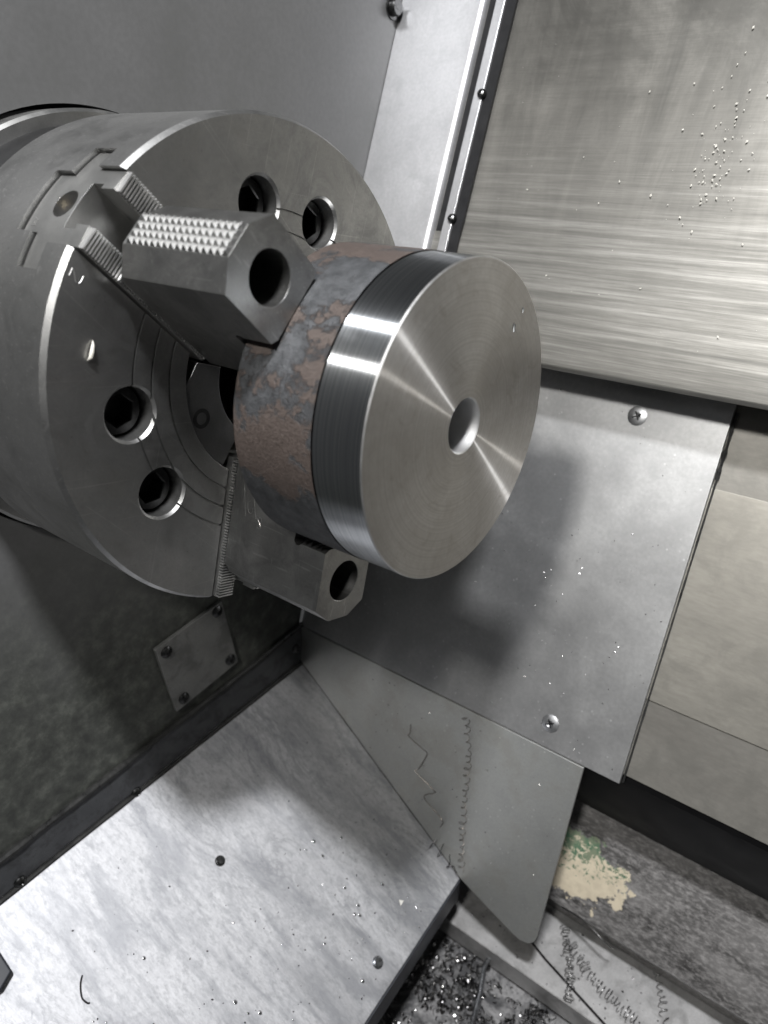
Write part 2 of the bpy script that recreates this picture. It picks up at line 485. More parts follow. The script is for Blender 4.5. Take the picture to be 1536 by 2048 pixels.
def obj(name, me, mat=None, parent=None, loc=None, rotx=None):
    o = bpy.data.objects.new(name, me)
    col.objects.link(o)
    if mat:
        if not me.materials:
            me.materials.append(M[mat])
    if parent:
        o.parent = parent
    if loc:
        o.location = Vector(loc)*S
    if rotx is not None:
        o.rotation_euler = (rotx, 0, 0)
    return o

def mk(name, geo, mat, parent=None, smooth=32, **k):
    return obj(name, new_mesh(name, geo[0], geo[1], smooth), mat, parent, **k)

def tag(o, label=None, cat=None, group=None, kind=None):
    if label: o['label'] = label
    if cat: o['category'] = cat
    if group: o['group'] = group
    if kind: o['kind'] = kind
    return o

def empty(name, loc, label, cat, group=None):
    o = bpy.data.objects.new(name, None)
    col.objects.link(o)
    o.location = Vector(loc)*S
    o.empty_display_size = 0.02
    return tag(o, label, cat, group)

def put(o, parent):
    """parent keeping the mesh where it was written (world millimetres)"""
    o.parent = parent
    o.matrix_parent_inverse = Matrix.Translation(-parent.location)
    return o

def join(*geos):
    v, f = [], []
    for a, b in geos:
        k = len(v)
        v += list(a)
        f += [tuple(i+k for i in q) for q in b]
    return v, f

def box(x0, x1, y0, y1, z0, z1):
    v = [(x, y, z) for x in (x0, x1) for y in (y0, y1) for z in (z0, z1)]
    return v, [(0, 1, 3, 2), (4, 6, 7, 5), (0, 4, 5, 1), (2, 3, 7, 6), (0, 2, 6, 4), (1, 5, 7, 3)]

def revolve(prof, seg=96, close=False):
    """profile of (x, r) turned round the x axis"""
    v, f = [], []
    n = len(prof)
    for k in range(seg):
        a = 2*pi*k/seg
        for x, r in prof:
            v.append((x, r*cos(a), r*sin(a)))
    for k in range(seg):
        k2 = (k+1) % seg
        for j in range(n if close else n-1):
            j2 = (j+1) % n
            f.append((k*n+j, k*n+j2, k2*n+j2, k2*n+j))
    return v, f

def capped(prof, seg=96):
    """revolve whose first and last ring are closed by a cap"""
    v, f = revolve(prof, seg)
    n = len(prof)
    f.append(tuple(k*n for k in range(seg)))
    f.append(tuple(k*n+n-1 for k in range(seg)))
    return v, f

def prism(poly, a, b, put):
    """poly of 2d points swept from a to b; put(u, v, s) gives the 3d point"""
    n = len(poly)
    v = [put(u, q, a) for u, q in poly]+[put(u, q, b) for u, q in poly]
    f = [tuple(range(n)), tuple(range(2*n-1, n-1, -1))]
    f += [(i, (i+1) % n, n+(i+1) % n, n+i) for i in range(n)]
    return v, f

def sweep_x(profile, x0, x1, nx=1):
    """open yz profile (list) swept along x as a thin sheet"""
    v, f = [], []
    n = len(profile)
    for i in range(nx+1):
        x = x0+(x1-x0)*i/nx
        v += [(x, y, z) for y, z in profile]
    for i in range(nx):
        for j in range(n-1):
            f.append((i*n+j, i*n+j+1, (i+1)*n+j+1, (i+1)*n+j))
    return v, f

def slab(pts, th):
    """polygon in space thickened along its own normal, away from the front"""
    p = [Vector(q) for q in pts]
    nrm = Vector((0, 0, 0))
    for i in range(len(p)):
        nrm += p[i].cross(p[(i+1) % len(p)])
    nrm.normalize()
    if nrm.dot(CAM-p[0]) < 0:
        nrm = -nrm
    n = len(p)
    v = [tuple(q) for q in p]+[tuple(q-nrm*th) for q in p]
    f = [tuple(range(n)), tuple(range(2*n-1, n-1, -1))]
    f += [(i, (i+1) % n, n+(i+1) % n, n+i) for i in range(n)]
    return v, f

def tube(path, rad, seg=8, cap=True):
    p = [Vector(q) for q in path]
    n = len(p)
    v, f = [], []
    up = Vector((0.3, 0.5, 0.8)).normalized()
    for i in range(n):
        d = (p[min(i+1, n-1)]-p[max(i-1, 0)]).normalized()
        a = d.cross(up)
        if a.length < 1e-3:
            a = d.cross(Vector((1, 0, 0)))
        a.normalize()
        b = d.cross(a)
        up = -b
        r = rad[i] if hasattr(rad, '__len__') else rad
        for k in range(seg):
            t = 2*pi*k/seg
            v.append(tuple(p[i]+a*(r*cos(t))+b*(r*sin(t))))
    for i in range(n-1):
        for k in range(seg):
            f.append((i*seg+k, i*seg+(k+1) % seg, (i+1)*seg+(k+1) % seg, (i+1)*seg+k))
    if cap:
        f.append(tuple(range(seg)))
        f.append(tuple((n-1)*seg+k for k in range(seg-1, -1, -1)))
    return v, f

def cut(base_me, cutters):
    """boolean difference, applied; returns a new mesh"""
    b = bpy.data.objects.new('tmp', base_me)
    col.objects.link(b)
    tmp = [b]
    for g in cutters:
        c = bpy.data.objects.new('tmpcut', new_mesh('tmpcut', g[0], g[1], 0))
        col.objects.link(c)
        c.hide_render = True
        m = b.modifiers.new('b', 'BOOLEAN')
        m.operation = 'DIFFERENCE'
        m.solver = 'EXACT'
        m.object = c
        tmp.append(c)
    dg = bpy.context.evaluated_depsgraph_get()
    me = bpy.data.meshes.new_from_object(b.evaluated_get(dg))
    for o in tmp:
        bpy.data.objects.remove(o)
    return me

def bevel(o, width, seg=2, ang=40):
    m = o.modifiers.new('edge', 'BEVEL')
    m.width = width*S
    m.segments = seg
    m.limit_method = 'ANGLE'
    m.angle_limit = radians(ang)
    m.harden_normals = True
    return o

# ------------------------------------------------------------------ setting: enclosure walls
W = -152.0
SY, SZ = 0.5, 0.8660254           # slant direction of the bed (60 degrees)
NY, NZ = -0.8660254, 0.5          # its normal, towards the operator
def slant(x, d, s, base=(0, 0)):
    """point at normal distance d and distance s along the slant"""
    return (x, d*NY+s*SY, d*NZ+s*SZ)
# strip plane passes (275.4, 48.2): d=-214.4 ; panel plane passes (111.4,-336.6): d=-264.8
DS, DP = -214.0, -264.8
def s_of(y, z):
    return y*SY+z*SZ

# headstock wall with a round opening for the spindle
bm = bmesh.new()
outer = [(-420, -420), (180, -420), (110, -336), (345.5, 171), (445, 345), (-420, 345)]
ov = [bm.verts.new((W*S, y*S, z*S)) for y, z in outer]
cv = [bm.verts.new((W*S, 133.0*cos(2*pi*k/96)*S, 133.0*sin(2*pi*k/96)*S)) for k in range(96)]
ed = [bm.edges.new((ov[i], ov[(i+1) % len(ov)])) for i in range(len(ov))]
ed += [bm.edges.new((cv[i], cv[(i+1) % 96])) for i in range(96)]
bmesh.ops.triangle_fill(bm, edges=ed, use_beauty=True)
cv2 = [bm.verts.new((v.co.x-0.006, v.co.y, v.co.z)) for v in cv]
for i in range(96):
    bm.faces.new((cv[i], cv[(i+1) % 96], cv2[(i+1) % 96], cv2[i]))
bmesh.ops.recalc_face_normals(bm, faces=bm.faces)
me = bpy.data.meshes.new('headstock_wall'); bm.to_mesh(me); bm.free()
finish(me, 30)
wall = tag(obj('headstock_wall', me, 'wall'), kind='structure')
backing = tag(mk('backing_disc', capped([(-190, 30), (-190, 150), (-186, 150), (-186, 30)], 64), 'dark'), kind='structure')  # disc added behind the opening to stop world light leaking through

def dome_screw(name, pos, nrm, r, mat, parent, h=None, slot=True):
    """raised screw head with a cross recess, axis along nrm"""
    h = h or r*0.45
    prof = [(-0.5, r), (h*0.35, r), (h*0.8, r*0.75), (h, r*0.38), (h*0.55, r*0.22), (h*0.4, 0.01)]
    v, f = revolve(prof, 20)
    if slot:
        g = []
        for a in (0, pi/2):
            c, s_ = cos(a), sin(a)
            bx, bf = box(h*0.55, h*1.02, -r*0.5, r*0.5, -r*0.07, r*0.07)
            g.append(([(x, y*c-z*s_, y*s_+z*c) for x, y, z in bx], bf))
    n = Vector(nrm).normalized()
    q = Vector((1, 0, 0)).rotation_difference(n)
    vv = [tuple(Vector(pos)+q @ Vector(p)) for p in v]
    o = mk(name, (vv, f), mat)
    put(o, parent)
    if slot:
        vs_, fs_ = join(*g)
        vs_ = [tuple(Vector(pos)+q @ Vector(p)) for p in vs_]
        c = mk('cross_recess', (vs_, fs_), 'blackbolt')
        c.parent = o
    return o

def hex_bolt(name, pos, nrm, r, mat, parent):
    prof = [(-0.5, r*1.35), (r*0.18, r*1.35), (r*0.2, r), (r*0.8, r), (r*0.95, r*0.86), (r*0.95, 0.01)]
    v, f = revolve(prof, 18)
    n = Vector(nrm).normalized()
    q = Vector((1, 0, 0)).rotation_difference(n)
    o = mk(name, ([tuple(Vector(pos)+q @ Vector(p)) for p in v], f), mat)
    return put(o, parent)

b = hex_bolt('bolt', (W, 331.4, 165.3), (1, 0, 0), 6.5, 'darkscrew', wall)

# small blanking plate under the chuck
bp = empty('blanking_plate', (W+1, -5, -281), 'square grey blanking plate with four screws, on the wall under the chuck', 'plate')
o = mk('plate', box(W+0.5, W+4.5, -41.2, 29.2, -316.4, -245), 'plate'); put(bevel(o, 0.6), bp)
for y, z in ((-33, -253.6), (22.0, -251.2), (21.5, -307), (-31.5, -308.3)):
    dome_screw('screw', (W+4.3, y, z), (1, 0, 0), 5.2, 'darkscrew', bp, 3.2)

# chute: sloping sheet with a flange up the wall and a folded lip
chute = empty('chip_chute', (-20, -60, -440), 'bright wet sloping steel sheet below the chuck, streaked with coolant', 'chute')
A = Vector((W, -212.7, -352.5)); KB = Vector((W, 101.5, -375.1)); MM_ = Vector((60.1, 66.0, -513.1)); E2 = Vector((66.2, -80.8, -506.6))
cn = (KB-A).cross(MM_-A).normalized()
if cn.z < 0: cn = -cn
def on_chute(x, y, up=0.0):
    z = A.z-(cn.x*(x-A.x)+cn.y*(y-A.y))/cn.z
    return Vector((x, y, z))+cn*up
edge_dir = (E2-MM_).normalized()
far = on_chute(MM_.x+edge_dir.x*400, MM_.y+edge_dir.y*400)
left = on_chute(W, -440)
quad = [KB+Vector((0.5, 0, 0)), MM_, far, left+Vector((0.5, 0, 0))]
o = mk('sheet', slab(quad, 3.0), 'chute'); put(bevel(o, 0.8), chute)
lip = [MM_-cn*0.2, far-cn*0.2, far+Vector((-4, 0, -34)), MM_+Vector((-4, 0, -34))]
o = mk('lip', slab([tuple(p+Vector((0.3, 0, -3.1))) for p in lip], 2.5), 'navy'); put(o, chute)
fl = [(W+3, 110.5, -335.5), (W+3, 44, -333), (W+3, -71, -331.5), (W+3, -162, -325), (W+3, -300, -313), (W+3, -300, -341), (W+3, -212.7, -351.5), (W+3, 101.5, -374.0)]
o = mk('flange', slab(fl, 2.6), 'flange'); put(o, chute)
for y, z in ((97.5, -356), (-97.1, -362), (-198.4, -352)):
    dome_screw('screw', (W+3, y, z), (1, 0, 0), 4.6, 'darkscrew', chute, 3.4, slot=False)
# smeared sealant along the flange's top edge
path, rad = [], []
for i in range(120):
    y = 112-i*3.4
    z = -334+max(0, (44-y))*0.055-0.8
    nz = noise.noise(Vector((i*0.11, 3.3, 0)))
    path.append((W+2.4, y, z+0.9*noise.noise(Vector((i*0.05, 9.1, 0)))))
    rad.append(2.6+1.6*max(0.0, nz)+0.35*noise.noise(Vector((i*0.6, 1.7, 0))))
tag(mk('sealant_bead', tube(path, rad, 8), 'grime'), 'lumpy black sealant smeared along the wall seam above the chute', 'sealant')
# lower dark line where chute meets flange
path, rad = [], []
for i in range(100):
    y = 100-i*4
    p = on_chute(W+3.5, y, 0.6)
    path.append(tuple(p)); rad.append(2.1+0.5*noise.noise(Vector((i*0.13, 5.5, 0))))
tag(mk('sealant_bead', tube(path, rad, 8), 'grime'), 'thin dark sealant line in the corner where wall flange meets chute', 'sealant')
hex_bolt('screw', tuple(on_chute(48.9, -41.5, 0)), cn, 3.6, 'screw', chute)
hex_bolt('screw', tuple(on_chute(-75.7, -82.7, 0)), cn, 3.2, 'darkscrew', chute)

# dark bracket at the left end of the chute
br = [on_chute(-134, -233, 9), on_chute(-112, -235, 9), on_chute(-108, -246, 9), on_chute(-114, -300, 9), on_chute(-136, -300, 9)]
o = mk('bracket', slab([tuple(p) for p in br], 12), 'navy')
tag(bevel(o, 1.5, 3), 'small dark slate bracket end on the chute at the left edge', 'bracket')

# gusset: flat plate below the slanted panel
K = Vector((W, 111.4, -336.6))
def on_gusset(x, z, out=0.0):
    return Vector((x, 111.4+(z+336.6)*0.2578-0.9683*out, z+0.2497*out))
gp = [on_gusset(W+1, -337.4), on_gusset(150.5, -337.4), on_gusset(140.5, -524), on_gusset(138.5, -530), on_gusset(134, -535), on_gusset(126, -537), on_gusset(118, -535), on_gusset(60.5, -513.1), on_gusset(W+1, -375)]
gus = tag(bevel(mk('gusset_plate', slab([tuple(p) for p in gp], 2.5), 'gusset'), 0.5), 'pale grey steel plate tapering down between slanted panel and chute', 'plate')

# slanted fixed panel with two cross head screws
sB, sT = s_of(111.4, -336.6), s_of(262, -75)+10
panel = empty('slanted_panel', slant(20, DP, sB), 'large grey slanted steel panel behind the disc, fixed by cross head screws', 'panel')
o = mk('sheet', slab([slant(W+1, DP, sB+0.6), slant(178.5, DP, sB+0.6), slant(178.5, DP, sT), slant(W+1, DP, sT)], 3.0), 'panel')
put(bevel(o, 0.5), panel)
nrm = (0, NY, NZ)
dome_screw('screw', slant(114.8, DP, s_of(245.6, -104.3)), nrm, 7.2, 'panelscrew', panel, 1.7)
dome_screw('screw', slant(116.2, DP, s_of(121.7, -318.8)), nrm, 7.2, 'panelscrew', panel, 1.7)

# lower telescopic cover: three plates that slide under the panel
low = empty('lower_way_cover', slant(300, DP-6, sB), 'beige stepped way cover plates running right from under the slanted panel', 'way cover')
def s_at(theta, d):
    """slant distance where the view plane through the x direction at angle theta meets the plane d"""
    c, s_ = cos(radians(theta)), sin(radians(theta))
    t = (d-(CAM.y*NY+CAM.z*NZ))/(c*NY+s_*NZ)
    return (CAM.y+t*c)*SY+(CAM.z+t*s_)*SZ
for th0, th1, dd_, mt in ((-24.0, -31.2, -5.5, 'lowplate2'), (-31.2, -47.2, -4.2, 'lowplate'), (-47.2, -52.75, -5.5, 'lowplate2')):
    a0, a1 = s_at(th0, DP+dd_), s_at(th1, DP+dd_)
    if dd_ < -5:
        a0 += 4*(th0 == -47.2); a1 -= 4*(th1 == -31.2)
    o = mk('cover_plate', slab([slant(140, DP+dd_, a0), slant(900, DP+dd_, a0), slant(900, DP+dd_, a1), slant(140, DP+dd_, a1)], 2.0), mt)
    put(bevel(o, 0.4), low)
# ragged grime in the step at the panel's right edge
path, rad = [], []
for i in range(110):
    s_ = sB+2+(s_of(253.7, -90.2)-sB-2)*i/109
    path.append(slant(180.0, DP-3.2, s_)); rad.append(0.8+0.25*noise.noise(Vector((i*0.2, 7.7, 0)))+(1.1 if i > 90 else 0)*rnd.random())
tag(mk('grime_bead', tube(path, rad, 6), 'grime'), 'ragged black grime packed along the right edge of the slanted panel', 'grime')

# upper telescopic cover: big beige sheet with a rolled lower edge
cov = empty('upper_way_cover', slant(200, DS-6, s_of(217, -65)), 'large beige streaked telescopic way cover at upper right', 'way cover')
DC = DS-6
s0, s1, s2 = s_at(-25.1, DC), s_of(263, 16), s_of(470, 380)
prof = []
prof.append((DC-30, s0+6)); prof.append((DC-6, s0+1.5)); prof.append((DC-2.0, s0+0.3))
for k in range(7):
    a = k/6
    prof.append((DC-2.0+2.0*sin(a*pi/2), s0+0.3+3.5*a))
prof += [(DC+0.8, s0+26), (DC+0.2, s0+34), (DC+1.6, s0+52), (DC+0.6, s0+60), (DC+0.9, s1-10), (DC, s1+2), (DC, s2)]
pr = [(d*NY+s_*SY, d*NZ+s_*SZ) for d, s_ in prof]
o = mk('sheet', sweep_x(pr, -70, 900), 'cover', smooth=60); put(o, cov)

# fixed cover between wall and telescopic cover, with rolled edge
fixed = empty('fixed_cover', slant(-110, DS, s_of(275, 48)), 'light grey fixed cover strip beside the chuck with a rolled bright edge', 'cover')
xs = [(W+0.5, 0), (-76, 0), (-73.5, -0.5), (-71.6, -1.8), (-70.4, -3.6), (-70, -6), (-70, -12)]
v, f = [], []
sa, sb_ = s_of(205, -75), s_of(470, 380)
for s_ in (sa, sb_):
    v += [slant(x, DS+d, s_) for x, d in xs]
n = len(xs)
f = [(j, j+1, n+j+1, n+j) for j in range(n-1)]
o = mk('sheet', (v, f), 'strip', smooth=60); put(o, fixed)
wip = empty('wiper_strip', slant(-52, DS-6, s_of(275, 48)), 'dark rubber wiper with grey screwed retainer along the way cover', 'wiper')
def slbox(x0, x1, d0, d1, sa, sb_):
    pts = [slant(x, d, s_) for x in (x0, x1) for d in (d0, d1) for s_ in (sa, sb_)]
    return pts, [(0, 1, 3, 2), (4, 6, 7, 5), (0, 4, 5, 1), (2, 3, 7, 6), (0, 2, 6, 4), (1, 5, 7, 3)]
o = mk('rubber_back', slbox(-69.5, -61.6, DS-10, DS-5.5, sa, sb_), 'rubber'); put(o, wip)
o = mk('retainer', slbox(-61.5, -53.2, DS-9, DS-1.2, sa, sb_), 'strip'); put(bevel(o, 0.8), wip)
o = mk('rubber_lip', slbox(-53.1, -44.5, DS-9, DS-3.2, sa, sb_), 'rubber'); put(o, wip)
for y, z in ((307.3, 103.4), (260.6, 22.5), (354, 184)):
    dome_screw('screw', slant(-53.8, DS-1.3, s_of(y, z)), nrm, 3.6, 'darkscrew', wip, 3.6, slot=False)

# bed casting in the recess under the panel
cast = [(262, -300), (240, -300), (225, -430), (160.5, -442), (159, -444), (115.4, -549), (116, -552), (134, -554), (134, -598)]
tag(mk('bed_casting', sweep_x(cast, -150, 900), 'casting', smooth=30), 'dark oily rusted casting under the panel with cream and green paint patch', 'casting')
infill = [(262, -302), (128, -340), (124, -346), (131, -392), (150, -436), (228, -431)]  # added shape, its black stands in for the shade in the recess
tag(mk('shade_infill', join(sweep_x(infill+[infill[0]], -150, 900), ([(x, y, z) for x in (-150,) for y, z in infill], [tuple(range(len(infill)))])), 'gapshade', smooth=30), 'added black shade beam in the dark gap between panel and rusty casting', 'infill')
# tray and pit
tr = empty('chip_tray', (200, 90, -600), 'pale grey narrow steel chip tray below the rusty casting', 'tray')
o = mk('floor', sweep_x([(140, -599.5), (64.5, -600)], 20, 900), 'tray'); put(o, tr)
o = mk('lip', sweep_x([(64.5, -600), (63.5, -600.8), (63.3, -603), (64.5, -632)], 20, 900), 'tray'); put(o, tr)
o = mk('seam_rod', tube([(112, 96, -598.6), (140, 86, -598.8), (200, 69.5, -599), (230, 61.5, -600)], 1.1, 8), 'chip'); put(o, tr)
tag(mk('pit_floor', ([(-60, -460, -640), (900, -460, -640), (900, 140, -640), (-60, 140, -640)], [(0, 1, 2, 3)]), 'pit'), kind='structure')

# ------------------------------------------------------------------ chuck
PH = 2.1885
JA = [PH+k*2*pi/3 for k in range(3)]
chuck = empty('lathe_chuck', (0, 0, 0), 'large round three jaw power chuck of dark ground steel', 'chuck')
prof = [(-97, 36), (-97, 125.6), (-95.9, 126.73), (-2.6, 126.73), (0, 125)]
for rg in (84.4, 74.3, 64.4):
    prof += [(0, rg+0.55), (-1.5, rg+0.42), (-1.5, rg-0.42), (0, rg-0.55)]
prof += [(0, 54.9), (-0.3, 54.6), (-14, 54.6), (-14, 36)]
base = new_mesh('body', *revolve(prof, 256, close=True), 0)
cutters = []
SLOT = [(-20.2, 2), (20.2, 2), (20.2, -17.5), (32.1, -17.5), (32.1, -33.6), (16.3, -33.6), (16.3, -45), (-16.3, -45), (-16.3, -33.6), (-32.1, -33.6), (-32.1, -17.5), (-20.2, -17.5)]
for a in JA:
    ca, sa_ = cos(a), sin(a)
    cutters.append(prism(SLOT, 30, 150, lambda tq, x, r: (x, r*ca-tq*sa_, r*sa_+tq*ca)))
BOLT_R, BOLT_D = 86.37, 0.2608
bolts = []
for a in JA:
    for s_ in (-1, 1):
        an = a+pi/3+s_*BOLT_D
        bolts.append(an)
        v, f = capped([(3, 15.4), (0.0, 14.0), (-1.4, 12.7), (-26, 12.7)], 48)
        cutters.append(([(x, y+BOLT_R*cos(an), z+BOLT_R*sin(an)) for x, y, z in v], f))
me = cut(base, cutters)
me.name = 'body'
finish(me, 24)
obj('body', me, 'chuck', chuck)

# socket head cap screws in their counterbores
def hexring(k, n, r):
    a = 2*pi*k/n
    h = (a % (pi/3))-pi/6
    q = r*cos(pi/6)/cos(h)
    return q*cos(a), q*sin(a)
n = 36
v, f = [], []
rings = []
def ring(fn, x):
    k0 = len(v)
    for k in range(n):
        y, z = fn(k)
        v.append((x, y, z))
    rings.append(k0)
circ = lambda r: (lambda k: (r*cos(2*pi*k/n), r*sin(2*pi*k/n)))
hx = lambda r: (lambda k: hexring(k, n, r))
ring(circ(12.0), -25); ring(circ(12.0), -10.5); ring(circ(11.2), -9.4); ring(hx(8.6), -9.4); ring(hx(8.1), -10.1); ring(hx(8.1), -19); 
for a, b_ in zip(rings, rings[1:]):
    for k in range(n):
        f.append((a+k, a+(k+1) % n, b_+(k+1) % n, b_+k))
f.append(tuple(rings[-1]+k for k in range(n)))
capme = new_mesh('cap_screw', v, f, 30)
for i, an in enumerate(bolts):
    o = obj('cap_screw', capme, 'blackbolt', chuck, (0, BOLT_R*cos(an), BOLT_R*sin(an)), an+0.25+0.3*i)
# bush plates between the jaws
def sector(r0, r1, h, x0, x1):
    pts = []
    for k in range(17):
        a = -h+2*h*k/16
        pts.append((r1*cos(a), r1*sin(a)))
    for k in range(17):
        a = h-2*h*k/16
        pts.append((r0*cos(a), r0*sin(a)))
    pts[0] = (48*cos(-h), 48*sin(-h)); pts.insert(1, (r1*cos(-h*.62), r1*sin(-h*.62)))
    pts = [p for i, p in enumerate(pts) if not (2 <= i <= 4)]
    return prism(pts, x0, x1, lambda u, q, x: (x, u, q))
bush = new_mesh('bush_plate', *sector(33.2, 54.0, 0.60, -13.8, -1.2), 25)
scr = new_mesh('bush_screw', *revolve([(-2, 5.2), (-1.0, 5.2), (-1.0, 3.2), (-3, 3.0), (-3.2, 0.05)], 24), 30)
for a in JA:
    o = bevel(obj('bush_plate', bush, 'bush', chuck, None, a+pi/3), 0.4)
    q = obj('bush_screw', scr, 'blackbolt', o, (0, 47.8, 0))
# back plate and spindle flange
mk('back_plate', revolve([(-96.5, 60), (-96.5, 121), (-97.5, 122.5), (-138, 122.5), (-138, 60)], 160), 'backplate', chuck)
mk('spindle_flange', revolve([(-137.5, 90), (-137.5, 128.6), (-139.4, 130.4), (-176, 130.4)], 160), 'jawslide', chuck)

# master jaws (shared meshes, local axes: x axial, y radial, z tangential)
HALF = [(19.4, 2.0), (9.3, 2.0), (9.3, -7), (11.6, -7), (11.6, -15)]
LOWR = [(15.3, -43.4), (15.3, -32.2), (31.2, -32.2), (31.2, -17.9), (19.4, -17.9)]
poly = [(-q, x) for q, x in HALF]+[(q, x) for q, x in HALF[::-1]]+[(q, x) for q, x in LOWR[::-1]]+[(-q, x) for q, x in LOWR]
base = new_mesh('master_jaw', *prism(poly, 44, 131, lambda q, x, r: (x, r, q)), 0)
v, f = capped([(0, 7.0), (12, 7.0)], 32)
shell = revolve([(-60, 124.6), (20, 124.6), (20, 190), (-60, 190)], 200, close=True)
me = cut(base, [shell, ([(y-24.3, 118+x, z) for x, y, z in v], f)])
finish(me, 25)
serr_v, serr_f = [], []
pitch = 1.6
for sgn in (-1, 1):
    t0, t1 = sorted((sgn*9.4, sgn*19.3))
    r_ = 123.0
    while r_ > 45:
        k = len(serr_v)
        for tq in (t0, t1):
            serr_v += [(1.9, r_, tq), (4.7, r_-pitch*0.04, tq), (4.7, r_-pitch*0.50, tq), (1.9, r_-pitch*0.56, tq)]
        serr_f += [(k, k+4, k+5, k+1), (k+1, k+5, k+6, k+2), (k+2, k+6, k+7, k+3), (k, k+1, k+2, k+3), (k+4, k+7, k+6, k+5)]
        r_ -= pitch
serr = new_mesh('serration', serr_v, serr_f, 0)
shade_disc = new_mesh('recess_shade', *revolve([(0.1, 6.8), (0.3, 6.7), (0.3, 0.05)], 24), 30)  # black disc added so the recess floor reads as shaded and deep
shade_disc.transform(Matrix.Rotation(pi/2, 4, 'Z'))
pin = new_mesh('grease_pin', *revolve([(0, 1.9), (0.8, 1.8), (1.1, 1.3), (0.6, 0.9), (0.5, 0.05)], 20), 30)
pin.transform(Matrix.Rotation(pi/2, 4, 'Z'))
for a in JA:
    o = bevel(obj('master_jaw', me, 'jawslide', chuck, None, a), 0.35, 2, 50)
    obj('serration', serr, 'tooth', o)
    obj('recess_shade', shade_disc, 'rubber', o, (-24.3, 118.0, 0))  # the wiper's black reused here as shade
    q = obj('grease_pin', pin, 'brass', o, (-24.3, 118.0, 0))

# top jaws
TJ = [(41.5, -18.6), (105.5, -18.7), (112.8, -7.6), (112.8, 7.6), (105.5, 18.7), (41.5, 18.6)]
base = new_mesh('top_jaw', *prism(TJ, 5.0, 73.5, lambda r, q, x: (x, r, q)), 0)
cutters = [([(x, y, z) for x, y, z in box(52.5, 80, 30, 73.0, -30, 30)[0]], box(0, 1, 0, 1, 0, 1)[1])]
for sgn in (-1, 1):     # corner chamfers of the gripping face
    pl = [(72.5, sgn*14.5), (75.4, sgn*19.5), (72.5, sgn*22)]
    cutters.append(prism(pl, 52.6, 80, lambda r, q, x: (x, r, q)))
v, f = capped([(-30, 2.6), (30, 2.6)], 24)      # relief groove at the foot of the grip
cutters.append(([(y+54.8, 73.6+z, x) for x, y, z in v], f))
for k in range(4):      # gripping ridges
    x0 = 58.6+k*3.5
    pl = [(x0, 72.6), (x0+2.3, 72.6), (x0+2.0, 74.3), (x0+1.2, 74.7), (x0+0.3, 74.2)]
    cutters.append(prism(pl, -30, 30, lambda x, r, q: (x, r, q)))
v, f = capped([(10, 10.9), (74.2-0.9, 10.9), (75.5, 13.1)], 48)
cutters.append(([(x, y+92, z) for x, y, z in v], f))
pl = [(4, 102.3), (4, 114), (9.2, 114), (9.2, 105.6), (7.2, 103.6)]   # rounded foot
cutters.append(prism(pl, -30, 30, lambda x, r, q: (x, r, q)))
tj = cut(base, cutters)
tj.name = 'top_jaw'
finish(tj, 30)
# pyramid tooth on the outer flat
pw, pl_ = 3.55, 3.8
tv = [(-pl_/2, 0, -pw/2), (pl_/2, 0, -pw/2), (pl_/2, 0, pw/2), (-pl_/2, 0, pw/2),
      (1.0, 2.3, -0.85), (1.45, 2.2, -0.8), (1.45, 2.2, 0.8), (1.0, 2.3, 0.85)]
tf = [(0, 1, 5, 4), (1, 2, 6, 5), (2, 3, 7, 6), (3, 0, 4, 7), (4, 5, 6, 7)]
tooth = new_mesh('tooth', tv, tf, 0)
boltv = new_mesh('jaw_bolt', *revolve([(20, 10.2), (34, 10.2), (34.8, 9.6), (34.8, 6.2), (28, 6.0), (28, 0.05)], 30), 30)
for ji, a in enumerate(JA):
    o = bevel(obj('top_jaw', tj, 'jaw', chuck, None, a), 0.3, 2, 35)
    obj('jaw_bolt', boltv, 'blackbolt', o, (0, 92, 0))
    if ji == 2:
        continue            # this jaw's outer end is hidden behind the disc
    for i in range(4):
        for k in range(16):
            q = obj('tooth', tooth, 'gripsteel', o, (13.2+k*3.88, 112.75, -5.65+i*3.76))
            if ji == 1:
                q.scale = (1, 0.25, 1)

# stamped marks
def stroke(name, pts, r, parent, mat='tooth'):
    o = mk(name, tube(pts, r, 6), mat)
    o.parent = parent
    return o
def face_pt(ang, rad, x=0.05):
    return (x, rad*cos(ang), rad*sin(ang))
stroke('stamped_mark', [(0.05, -93.5, 79.6), (0.05, -91.2, 81.9), (0.05, -91.0, 80.0), (0.05, -91.6, 76.6), (0.05, -90.6, 75.4), (0.05, -89.2, 76.0), (0.05, -87.6, 77.6)], 0.28, chuck)

# jaw markings: scribed lines and worn stamps on the side of the lower jaw, one stamp on the upper slide
low_jaw = [c for c in chuck.children if c.name.startswith('top_jaw')][1]
up_slide = [c for c in chuck.children if c.name.startswith('master_jaw')][0]
TS = -18.72
for pts in ([(11.9, 55.8), (15.9, 72.3)], [(19.6, 58.5), (23.5, 71.7)]):
    stroke('scribed_line', [(x, r_, TS) for x, r_ in pts], 0.11, low_jaw, 'jawslide')
ring_ = [(18.6+1.9*cos(k*pi/6)+0.55*sin(k*pi/6), 66.8+3.4*sin(k*pi/6), TS) for k in range(10)]
stroke('stamped_mark', ring_, 0.12, low_jaw, 'jawslide')
eight = [(26.6+1.5*sin(k*pi/5), 73.2+3.0*cos(k*pi/10), TS) for k in range(21)]
stroke('stamped_mark', eight, 0.12, low_jaw, 'jawslide')
stroke('stamped_mark', [(x, sqrt(124.6**2-tq*tq)+0.05, tq) for x, tq in ((-40, 12.5), (-36, 12.2), (-39, 10.6), (-36, 9.6), (-40, 8.2))], 0.16, up_slide, 'tooth')

